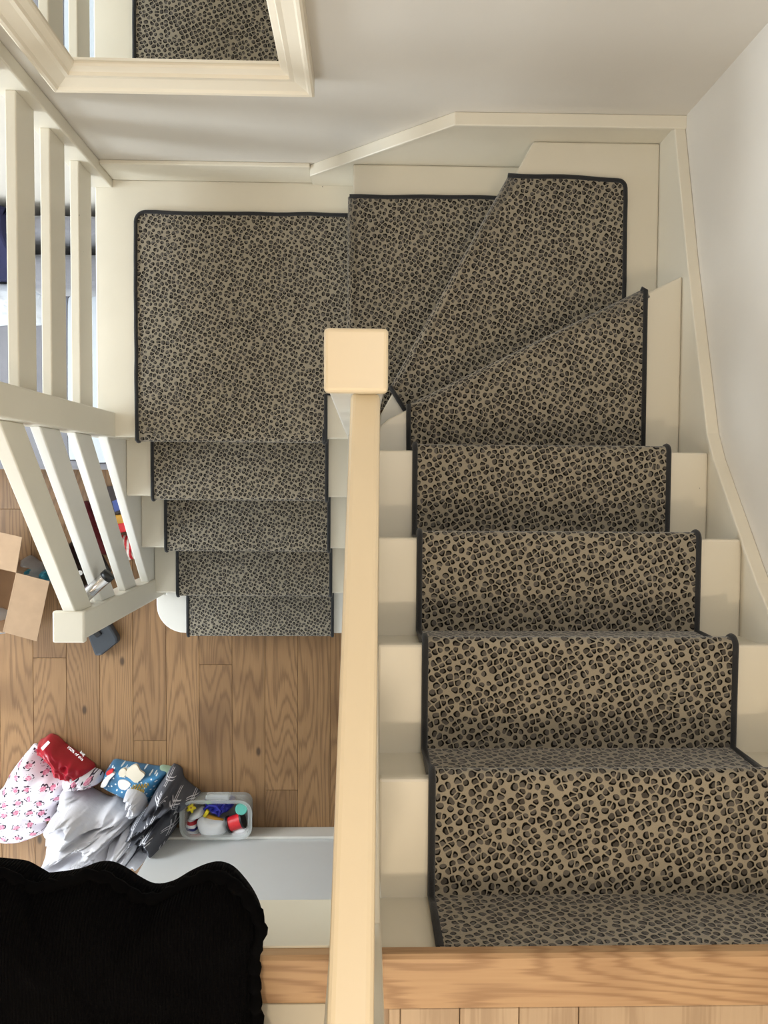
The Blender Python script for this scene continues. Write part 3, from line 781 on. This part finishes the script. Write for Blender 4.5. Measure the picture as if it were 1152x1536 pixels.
# ------------------------------------------------------------------ cardboard box beside the balustrade
cb = thing('cardboard_box', 'open brown cardboard box with flaps folded out on the oak floor', 'box', (-1.8, -0.6, 0))
c1 = at(24, 859, z=0.3); c2 = at(4, 948, z=0.3); ax = (c2 - c1).normalized(); ay = Vector((ax.y, -ax.x, 0));  ay = ay if ay.x < 0 else -ay
W2, D2 = (c2 - c1).length, 0.40; c3 = c2 + ay * D2; c4 = c1 + ay * D2
def quadslab(name, q, th, mat, parent):
    q = [Vector(p) for p in q]; n = (q[1] - q[0]).cross(q[3] - q[0]).normalized() * th
    V = q + [p + n for p in q]; F = [(0, 1, 2, 3), (7, 6, 5, 4), (0, 4, 5, 1), (1, 5, 6, 2), (2, 6, 7, 3), (3, 7, 4, 0)]
    return mesh(name, V, F, mat, parent)
dn = Vector((0, 0, -0.296))
for p, q in ((c1, c2), (c2, c3), (c3, c4), (c4, c1)): quadslab('side', [p, q, q + dn, p + dn], 0.004, M['card'], cb)
quadslab('bottom', [c1 + dn, c2 + dn, c3 + dn, c4 + dn], 0.004, M['card_in'], cb)
f1 = [c1, at(74, 872, z=0.27), at(55, 962, z=0.27), c2]; quadslab('flap', f1, 0.004, M['card'], cb)
o0 = at(33, 806, z=0.28); o1 = o0 + ay * D2; quadslab('flap', [c1, c4, o1, o0], 0.004, M['card'], cb)
settle(cb, ((c1.x + c3.x) / 2, (c1.y + c3.y) / 2, 0))
o = puff('crumpled_bag', pxs([(26, 842), (34, 836), (60, 842), (74, 847), (78, 862), (70, 878), (45, 872), (30, 866)], 0.01, 0.12), 0.0, 0.16, M['grey_paper'], fold=0.05, ffreq=(30, 30), m=60, rings=12, ridged=True)
tag(o, 'crumpled grey paper bag poking out behind the cardboard box', 'bag')
for q, hh in (([(27, 856), (36, 852), (46, 855), (42, 864), (28, 864)], 0.21), ([(56, 858), (64, 853), (73, 856), (74, 874), (58, 870)], 0.21)):
    o = puff('foil_packet', pxo(q, 0.19), 0.0, hh, M['teal_dark'], fold=0.03, ffreq=(50, 50), m=40, rings=10, ridged=True)
    tag(o, ('small teal foil packet touching the cardboard box corner' if q[0][0] < 40 else 'larger teal foil packet between box flap and sloping rail'), 'packet', 'teal packets behind the box')
o = puff('paper_bundle', pxo([(-22, 920), (-4, 926), (2, 940), (-4, 956), (-20, 950)], 0.15), 0.004, 0.18, M['white_fur'], fold=0.03, ffreq=(30, 30), m=40, rings=10, ridged=True)
tag(o, 'white crumpled paper inside the cardboard box', 'paper')

# ------------------------------------------------------------------ vacuum cleaner leaning through the rails
vc = thing('vacuum_cleaner', 'black vacuum cleaner with a chrome tube poked between the sloping rails', 'vacuum', (-1.3, -0.5, 0))
E1 = at(163, 862, x=-0.915); E0 = at(127, 895, x=-1.0)
d = (E1 - E0).normalized(); E00 = E0 - d * 0.03
ch = tube('wand', [Vector((-1.27, -0.44, 0.18)), Vector((-1.15, -0.455, 0.62)), E00 + Vector((-0.085, -0.02, -0.15)), E00 + Vector((-0.035, -0.02, -0.045)), E00, E0, E1], 0.0225, M['chrome'], vc, seg=20, caps=False)
sd = ch.modifiers.new('thick', 'SOLIDIFY'); sd.thickness = 0.002; sd.offset = -1
tube('bore_shade_plug', [E1 - d * 0.06, E1 - d * 0.0015], 0.0202, M['black'], vc, seg=20)  # solid black plug stands in for the shade inside the tube
tube('end_shade_cap', [E1 - d * 0.016, E1 + d * 0.004], 0.0238, M['black'], vc, seg=20)  # black end piece added to show the dark of the open tube
o = puff('body', pxs([(90, 830), (104, 812), (124, 815), (136, 845), (141, 885), (132, 905), (108, 890), (96, 860)], 0.01, 0.2), 0.005, 0.26, M['black'], vc, m=60, rings=14, k=4.0, fold=0.01, ffreq=(20, 20))
tube('hose', [at(120, 830, z=0.26), at(150, 838, z=0.24), at(160, 856, z=0.2), at(150, 880, z=0.15), at(135, 890, z=0.12)], 0.022, M['black'], vc, seg=12)
lathe('clip', [(0.0, 0), (0.012, 0.0), (0.012, 0.012), (0.0, 0.014)], M['grey_paper'], vc, 12, None, tuple(at(121, 859, z=0.262)))
hd = [at(x, y, z=0.06) for x, y in ((120, 925), (142, 985), (152, 983), (177, 963), (175, 955), (150, 915))]
fh = prism('floor_head', [(p.x, p.y) for p in hd], 'Z', 0.004, 0.06, M['charcoal'], vc, bev=0.012)
hh = [at(x, y, z=0.066) for x, y in ((137, 948), (145, 957), (153, 951), (145, 942))]
prism('pedal', [(p.x, p.y) for p in hh], 'Z', 0.055, 0.07, M['black'], fh, bev=0.004)
tube('neck', [at(138, 935, z=0.05), at(128, 912, z=0.12), at(122, 895, z=0.16)], 0.022, M['charcoal'], vc, seg=12)
adopt(vc)

# small things seen through the rail gaps
o = puff('cloth_bag', pxs([(110, 760), (128, 752), (150, 765), (164, 800), (166, 826), (150, 832), (128, 800)], 0.01, 0.1), 0.0, 0.14, M['maroon'], fold=0.03, ffreq=(20, 20), m=60, rings=12)
tag(o, 'maroon cloth bag on the floor beside the balustrade', 'bag')
bk = thing('picture_book', 'dark picture book with blue cover patch lying beside the stair string', 'book', (-1.25, -0.1, 0))
p0, p1, p2, p3 = [at(x, y, z=0.03) for x, y in ((140, 732), (186, 728), (196, 768), (150, 772))]
prism('pages', [(p.x, p.y) for p in (p0, p1, p2, p3)], 'Z', 0.003, 0.03, M['white_print'], bk)
q = [Vector(((p.x - (p0.x + p2.x) / 2) * 1.02 + (p0.x + p2.x) / 2, (p.y - (p0.y + p2.y) / 2) * 1.02 + (p0.y + p2.y) / 2)) for p in (p0, p1, p2, p3)]
prism('cover', q, 'Z', 0.030, 0.034, simple('dark_cover', (50, 38, 36), 0.4), bk)
prism('cover_patch', pxo([(168, 752), (178, 748), (182, 764), (172, 768)], 0.036), 'Z', 0.034, 0.0355, simple('blue_patch', (70, 90, 160), 0.4), bk); adopt(bk)
for col, pts_, lab in ((M['ochre'], [(164, 774), (186, 771), (190, 784), (168, 788)], 'tan wooden block beside the stair string'), (M['red'], [(168, 787), (192, 783), (196, 796), (172, 801)], 'bright red block beside the stair string')):
    o = prism('toy_block', pxo(pts_, 0.05), 'Z', 0.0, 0.05, col, None, bev=0.006); tag(o, lab, 'toy')
o = puff('striped_bag', pxo([(166, 808), (190, 804), (204, 820), (206, 834), (186, 842), (176, 832)], 0.04), 0.0, 0.05, M['candy'], m=50, rings=8, fold=0.01, ffreq=(30, 30))
tag(o, 'red and white striped paper bag beside the stair string', 'bag')

# ------------------------------------------------------------------ laundry and bags on the oak floor
fb = thing('fabric_bag', 'white fabric bag with pink rose print lying on the oak floor', 'bag', (-1.7, -1.5, 0))
ol = pxs([(46, 1121), (52, 1115), (60, 1118), (74, 1136), (88, 1156), (100, 1162), (112, 1168), (104, 1190), (88, 1205), (84, 1228), (64, 1238), (62, 1254), (40, 1266), (20, 1272), (0, 1272), (-30, 1262), (-50, 1235), (-30, 1205), (-6, 1190), (14, 1160), (30, 1140)], 0.01, 0.08)
puff('body', ol, 0.002, 0.10, M['floral'], fb, fold=0.06, ffreq=(9, 1.6), fang=math.radians(-38), rings=26, m=160, k=5, ridged=True)
tube('hem', [at(x, y, z=0.066) for x, y in ((52, 1118), (62, 1126), (74, 1140), (87, 1155))], 0.006, M['white_cotton'], fb); settle(fb, (ol[0][0] - .1, ol[0][1] - .2, 0))
for j in range(3):  # gathered ruffle at the bag mouth
    pass
rb = thing('carrier_bag', 'red plastic carrier bag with white lettering beside the rose print bag', 'bag', (-1.5, -1.4, 0))
ol = pxs([(50, 1120), (60, 1112), (72, 1104), (85, 1107), (100, 1116), (118, 1128), (132, 1138), (143, 1147), (143, 1162), (142, 1182), (120, 1178), (96, 1172), (84, 1160), (66, 1138)], 0.01, 0.1)
puff('body', ol, 0.002, 0.15, M['red_plastic'], rb, fold=0.05, ffreq=(22, 10), fang=math.radians(30), rings=24, m=120, k=3.5, ridged=True)
prism('label', pxo([(61, 1122), (72, 1111), (75, 1114), (64, 1126)], 0.172), 'Z', 0.170, 0.1715, M['white_print'], rb)
def text(name, s, size, loc, ang, mat, parent):
    cu = bpy.data.curves.new(name, 'FONT'); cu.body = s; cu.size = size; cu.extrude = 0.0006; cu.align_x = 'CENTER'; cu.align_y = 'CENTER'
    o = bpy.data.objects.new(name, cu); COL.objects.link(o)
    dg = bpy.context.evaluated_depsgraph_get(); me = bpy.data.meshes.new_from_object(o.evaluated_get(dg)); bpy.data.objects.remove(o)
    o = bpy.data.objects.new(name, me); COL.objects.link(o); me.materials.append(mat); o.location = loc; o.rotation_euler = (0, 0, ang)
    if parent: o.parent = parent
    return o
text('lettering', '100% of this', 0.020, at(113, 1130, z=0.172), math.radians(-42), M['white_print'], rb)
text('lettering', 'bag', 0.020, at(124, 1130, z=0.160), math.radians(-36), M['white_print'], rb)
settle(rb, (ol[3][0], ol[3][1] - .08, 0))
o = puff('frilled_cloth', pxo([(88, 1172), (100, 1162), (116, 1164), (130, 1166), (142, 1172), (142, 1184), (120, 1186), (98, 1190), (86, 1184)], 0.15), 0.02, 0.16, M['floral'], fold=0.03, ffreq=(40, 40), rings=12, m=80, ridged=True)
tag(o, 'gathered rose print frill beneath the red carrier bag', 'cloth')

bb = thing('gift_bag', 'blue snow patterned gift bag with cream figures and gold lettering', 'bag', (-1.2, -1.5, 0))
ol = pxs([(147, 1184), (150, 1168), (160, 1152), (170, 1142), (190, 1142), (215, 1145), (240, 1149), (256, 1152), (250, 1163), (240, 1178), (232, 1195), (218, 1214), (205, 1212), (180, 1200), (160, 1192)], 0.01, 0.1)
puff('body', ol, 0.002, 0.125, M['bluebag'], bb, rings=22, m=120, k=6, fold=0.012, ffreq=(12, 8), fang=0.6)
puff('lining', pxo([(240, 1149), (250, 1148), (262, 1153), (256, 1160), (246, 1160)], 0.01), 0.002, 0.06, M['pale_green'], bb, rings=8, m=40)
zz = 0.128
for nm, q, mt_ in (('figure_print', [(193, 1152), (204, 1147), (210, 1156), (217, 1162), (211, 1170), (203, 1174), (195, 1168), (188, 1162)], M['frame']), ('figure_print', [(180, 1155), (187, 1153), (189, 1159), (185, 1166), (178, 1162)], M['frame']),
                   ('figure_print', [(178, 1171), (188, 1170), (196, 1176), (190, 1184), (184, 1185), (178, 1180)], M['white_print']), ('figure_print', [(151, 1180), (156, 1169), (166, 1160), (172, 1161), (164, 1170), (158, 1180)], M['white_print']),
                   ('figure_print', [(160, 1158), (168, 1154), (169, 1158), (161, 1163)], M['red'])):
    q2 = resample([(p[0], p[1], 0) for p in pxo(q, zz)], 40)
    o = prism(nm, [(p.x, p.y) for p in q2], 'Z', 0.112, zz + (0.002 if mt_ is not M['red'] else 0.003), mt_, bb)
sq = []
for i in range(60):
    u = i / 59; x = 197 + 26 * u; y = 1181 - 3 * u + 3.2 * math.sin(u * 38); sq.append(at(x, y, z=0.133))
tube('gold_scroll', sq, 0.0022, M['gold'], bb, seg=6)
sq = [at(203 + 14 * i / 39, 1186 + 2.6 * math.sin(i / 39 * 24), z=0.133) for i in range(40)]
tube('gold_scroll', sq, 0.0022, M['gold'], bb, seg=6)
settle(bb, (ol[5][0], ol[5][1] - .1, 0))

dv = thing('duvet_cover', 'charcoal duvet cover with white crossed lines crumpled against the skirting', 'bedding', (-1.1, -1.6, 0))
ol = pxs([(258, 1148), (264, 1146), (273, 1152), (277, 1166), (290, 1178), (301, 1187), (288, 1192), (274, 1206), (268, 1222), (262, 1245), (250, 1266), (240, 1280), (224, 1287), (205, 1302), (188, 1308), (186, 1270), (192, 1240), (212, 1226), (222, 1206), (240, 1174)], 0.01, 0.15)
puff('cover', ol, 0.002, 0.19, M['grid'], dv, ridged=True, fold=0.18, ffreq=(16, 5.0), fang=math.radians(-35), rings=34, m=220, k=4, center=at(232, 1232, z=0.14)[:2], uvang=0.5)
ol2 = pxs([(192, 1236), (200, 1224), (214, 1228), (220, 1245), (214, 1262), (206, 1280), (222, 1284), (205, 1300), (180, 1308), (166, 1296), (164, 1268), (176, 1246)], 0.01, 0.2)
puff('lining', ol2, 0.11, 0.17, M['white_cotton'], dv, ridged=True, fold=0.13, ffreq=(22, 9), fang=math.radians(-60), rings=24, m=140, k=4, seed=3.3); settle(dv, (ol[0][0], ol[0][1] - .25, 0))
sh = thing('bed_sheet', 'pale grey crumpled bed sheet heaped on the oak floor', 'bedding', (-1.4, -1.7, 0))
ol = pxs([(86, 1195), (96, 1180), (112, 1172), (128, 1175), (148, 1186), (166, 1194), (182, 1190), (196, 1198), (208, 1206), (210, 1220), (196, 1232), (186, 1250), (188, 1272), (184, 1290), (192, 1310), (150, 1322), (90, 1322), (64, 1312), (57, 1285), (58, 1248), (74, 1228), (84, 1212)], 0.01, 0.19)
puff('sheet', ol, 0.002, 0.24, M['sheet'], sh, ridged=True, fold=0.20, ffreq=(15, 5.0), fang=math.radians(-72), rings=40, m=260, k=4.5, seed=1.7, center=at(132, 1250, z=0.19)[:2])
puff('gathered_hem', pxo([(182, 1196), (192, 1194), (206, 1200), (213, 1214), (208, 1226), (198, 1230), (188, 1222), (196, 1212), (186, 1206)], 0.22), 0.12, 0.12, M['white_cotton'], sh, fold=0.06, ffreq=(40, 40), rings=14, m=80, ridged=True, center=at(200, 1212, z=.22)[:2])
settle(sh, (ol[0][0], ol[0][1] - .2, 0))

# ------------------------------------------------------------------ clear tub of toys
tx0, tx1, ty0, ty1, th = -0.898, -0.545, -1.762, -1.565, 0.15
def rrect(x0, x1, y0, y1, r, k=8):
    P = []
    for cx, cy, a in ((x1 - r, y1 - r, 0), (x0 + r, y1 - r, PI / 2), (x0 + r, y0 + r, PI), (x1 - r, y0 + r, 3 * PI / 2)):
        P += [(cx + r * math.cos(a + PI / 2 * i / k), cy + r * math.sin(a + PI / 2 * i / k)) for i in range(k + 1)]
    return P
tub = thing('storage_tub', 'clear plastic storage tub of toys against the white skirting', 'tub', ((tx0 + tx1) / 2, (ty0 + ty1) / 2, 0))
levels = [(0.030, 0.002, True), (0.018, 0.004, False), (0.008, 0.14, False), (0.0, 0.146, False), (0.0, 0.152, False), (0.013, 0.152, False), (0.022, 0.14, False), (0.03, 0.010, False)]
V = []; F = []; n = None
for ins, z, _ in levels:
    P = rrect(tx0 + ins, tx1 - ins, ty0 + ins, ty1 - ins, max(0.02, 0.062 - ins)); n = len(P); V += [(x, y, z) for x, y in P]
for i in range(len(levels) - 1):
    for j in range(n): F.append((i * n + j, i * n + (j + 1) % n, (i + 1) * n + (j + 1) % n, (i + 1) * n + j))
F += [tuple(range(n))[::-1], tuple(range((len(levels) - 1) * n, len(levels) * n))]
mesh('shell', V, F, M['tub'], tub, smooth=False)
box('handle_tab', (-0.775, ty1 - 0.004, 0.10), (-0.655, ty1 + 0.026, 0.148), M['tub'], tub, bev=0.01)
settle(tub, tub.location)
def toy(root_or_obj, label): return tag(root_or_obj, label, 'toy', None)
zt = 0.09
def pxw(x, y, z=zt): return at(x, y, z=z)
# white plastic bottle-shaped toy
ol = pxo([(294, 1240), (296, 1232), (304, 1228), (320, 1230), (336, 1232), (340, 1238), (340, 1250), (330, 1256), (312, 1258), (300, 1254)], 0.12)
wt = thing('toy_handset', 'white plastic handset with a short looped cord in the tub', 'toy', (0, 0, 0)); wsh = puff('shell', ol, 0.09, 0.055, M['white_plastic'], wt, rings=12, m=60, under=0.02)
tube('cord', [pxw(339, 1239, .115), pxw(345, 1235, .125), pxw(351, 1235, .13), pxw(353, 1241, .125), pxw(350, 1247, .118)], 0.0025, M['white_plastic'], wsh, seg=6); settle(wt, (ol[0][0] + .05, ol[0][1], 0.075))
o = puff('toy_cup', pxo([(277, 1238), (283, 1231), (293, 1236), (296, 1248), (306, 1256), (296, 1261), (284, 1258), (277, 1250)], 0.10), 0.06, 0.05, M['flag'], rings=10, m=50, under=0.03); toy(o, 'round toy striped red white and blue in the tub')
o = puff('toy_bottle', pxo([(281, 1230), (290, 1221), (301, 1216), (305, 1221), (303, 1227), (294, 1232), (285, 1234)], 0.11), 0.065, 0.045, M['white_plastic'], rings=10, m=50, under=0.02); toy(o, 'small white bottle beside the yellow flower in the tub')
o = puff('toy_disc', pxo([(346, 1256), (349, 1248), (358, 1243), (369, 1243), (371, 1252), (365, 1260), (354, 1263)], 0.12), 0.09, 0.03, M['white_plastic'], rings=8, m=40, under=0.01, k=6); toy(o, 'white oval disc in the corner of the tub')
sp = thing('thread_spool', 'red reel with black end discs in the tub', 'toy', tuple(pxw(354, 1233, .10)))
axd = Vector((1, 0.38, 0.05)).normalized()
for nm, prof_, mt_ in (('drum', [(0.0, -0.032), (0.036, -0.032), (0.036, 0.032), (0.0, 0.032)], M['red']), ('end_disc', [(0.0, -0.040), (0.042, -0.040), (0.042, -0.031), (0.0, -0.031)], M['black']), ('end_disc', [(0.0, 0.031), (0.042, 0.031), (0.042, 0.040), (0.0, 0.040)], M['black'])):
    lathe(nm, [(max(r_, 0.0005), z_) for r_, z_ in prof_], mt_, sp, 28, axd)
fw = thing('flower_toy', 'yellow plastic flower in the tub', 'toy', tuple(pxw(287, 1211, .115)))
V = [(0, 0, 0.004)]; F = []
for i in range(40):
    a = 2 * PI * i / 40; r_ = 0.020 + 0.006 * math.cos(5 * a); V.append((r_ * math.cos(a), r_ * math.sin(a), 0.010))
V.append((0, 0, -0.006))
for i in range(40):
    a = 2 * PI * i / 40; r_ = 0.020 + 0.006 * math.cos(5 * a); V.append((r_ * math.cos(a) * .9, r_ * math.sin(a) * .9, 0.002))
F = [(0, 1 + i, 1 + (i + 1) % 40) for i in range(40)] + [(41, 42 + (i + 1) % 40, 42 + i) for i in range(40)] + [(1 + i, 42 + i, 42 + (i + 1) % 40, 1 + (i + 1) % 40) for i in range(40)]
mesh('petals', V, F, M['yellow'], fw, smooth=True); pt_ = fw.children[0]; lathe('centre', [(0.0005, 0.0), (0.006, 0.0), (0.005, 0.006), (0.0005, 0.007)], M['ochre'], pt_, 12, None, (0, 0, 0.003))
tube('stem', [(0, 0, 0), (0.002, -0.012, -0.03), (-0.01, -0.02, -0.06), (-0.01, -0.02, -0.10)], 0.010, M['ochre'], fw)
o = tube('toy_peg', [pxw(307, 1224, .11), pxw(312, 1216, .12)], 0.009, M['yellow'], None, seg=12); recenter(o); toy(o, 'short yellow peg beside the ochre stick in the tub')
o = tube('toy_stick', [pxw(309, 1223, .10), pxw(322, 1228, .10), pxw(335, 1231, .10)], 0.011, M['ochre'], None, seg=12); recenter(o); toy(o, 'ochre plastic stick lying behind the white handset in the tub')
gl = thing('toy_glove', 'crumpled dark blue plastic toy in the tub', 'toy', tuple(pxw(330, 1212, 0.03)))
puff('body', pxo([(303, 1206), (318, 1203), (345, 1203), (350, 1210), (344, 1220), (330, 1226), (316, 1222), (306, 1216)], 0.09), 0.01, 0.09, M['blue_toy'], gl, rings=14, m=80, fold=0.03, ffreq=(40, 40), ridged=True)
tube('loop', [pxw(306, 1214, .11), pxw(314, 1208, .12), pxw(324, 1209, .125), pxw(330, 1216, .12), pxw(328, 1224, .11)], 0.006, M['blue_toy'], gl); adopt(gl)
o = puff('toy_leaf', pxo([(307, 1204), (314, 1203), (316, 1210), (311, 1208)], 0.11), 0.09, 0.02, M['green'], rings=6, m=30); toy(o, 'bright green scrap in the tub')
tr = lathe('toy_ring', [(0.012, 0.0), (0.028, 0.0), (0.030, 0.008), (0.026, 0.016), (0.012, 0.016)], M['teal'], None, 28, (0.2, 0.3, 1), tuple(pxw(362, 1213, .10))); toy(tr, 'teal plastic ring in the corner of the tub')

# ------------------------------------------------------------------ black knitted bundle on the upper landing edge
ol_px = [(-140, 1300), (-60, 1288), (0, 1291), (22, 1297), (42, 1311), (62, 1311), (100, 1305), (128, 1295), (150, 1294), (172, 1303), (198, 1320), (222, 1330), (250, 1325), (278, 1309), (303, 1298), (325, 1294), (346, 1301), (368, 1319), (385, 1343), (396, 1370), (393, 1388), (387, 1412), (387, 1450), (389, 1500), (394, 1540), (390, 1640), (200, 1700), (-100, 1690), (-190, 1500)]
ol = pxo(ol_px, 2.672)
bl = thing('knitted_blanket', 'black knitted blanket bundled at the oak edge of the upper landing', 'blanket')
puff('knit', [(x - 0.004 * (1 if x > -0.2 else 0), y - 0.022) for x, y in ol], 2.645, 0.085, M['knit'], bl, rings=24, m=240, k=3.0, fold=0.012, ffreq=(14, 10), under=0.045, center=at(130, 1480, z=2.7)[:2], edge=0.02)
P = resample([(p[0], p[1], 0) for p in ol], 220)
tube('ribbed_edge', [(p.x - 0.006, p.y - 0.026, 2.664 + 0.003 * math.sin(i * 1.6)) for i, p in enumerate(P)], [0.010 + 0.0022 * math.sin(i * 1.9) for i in range(220)], M['knit'], bl, closed=True)
settle(bl, (-0.45, -0.85, 2.6))

print('objects', len(bpy.data.objects), 'tris', sum(len(o.data.polygons) for o in bpy.data.objects if o.type == 'MESH'))
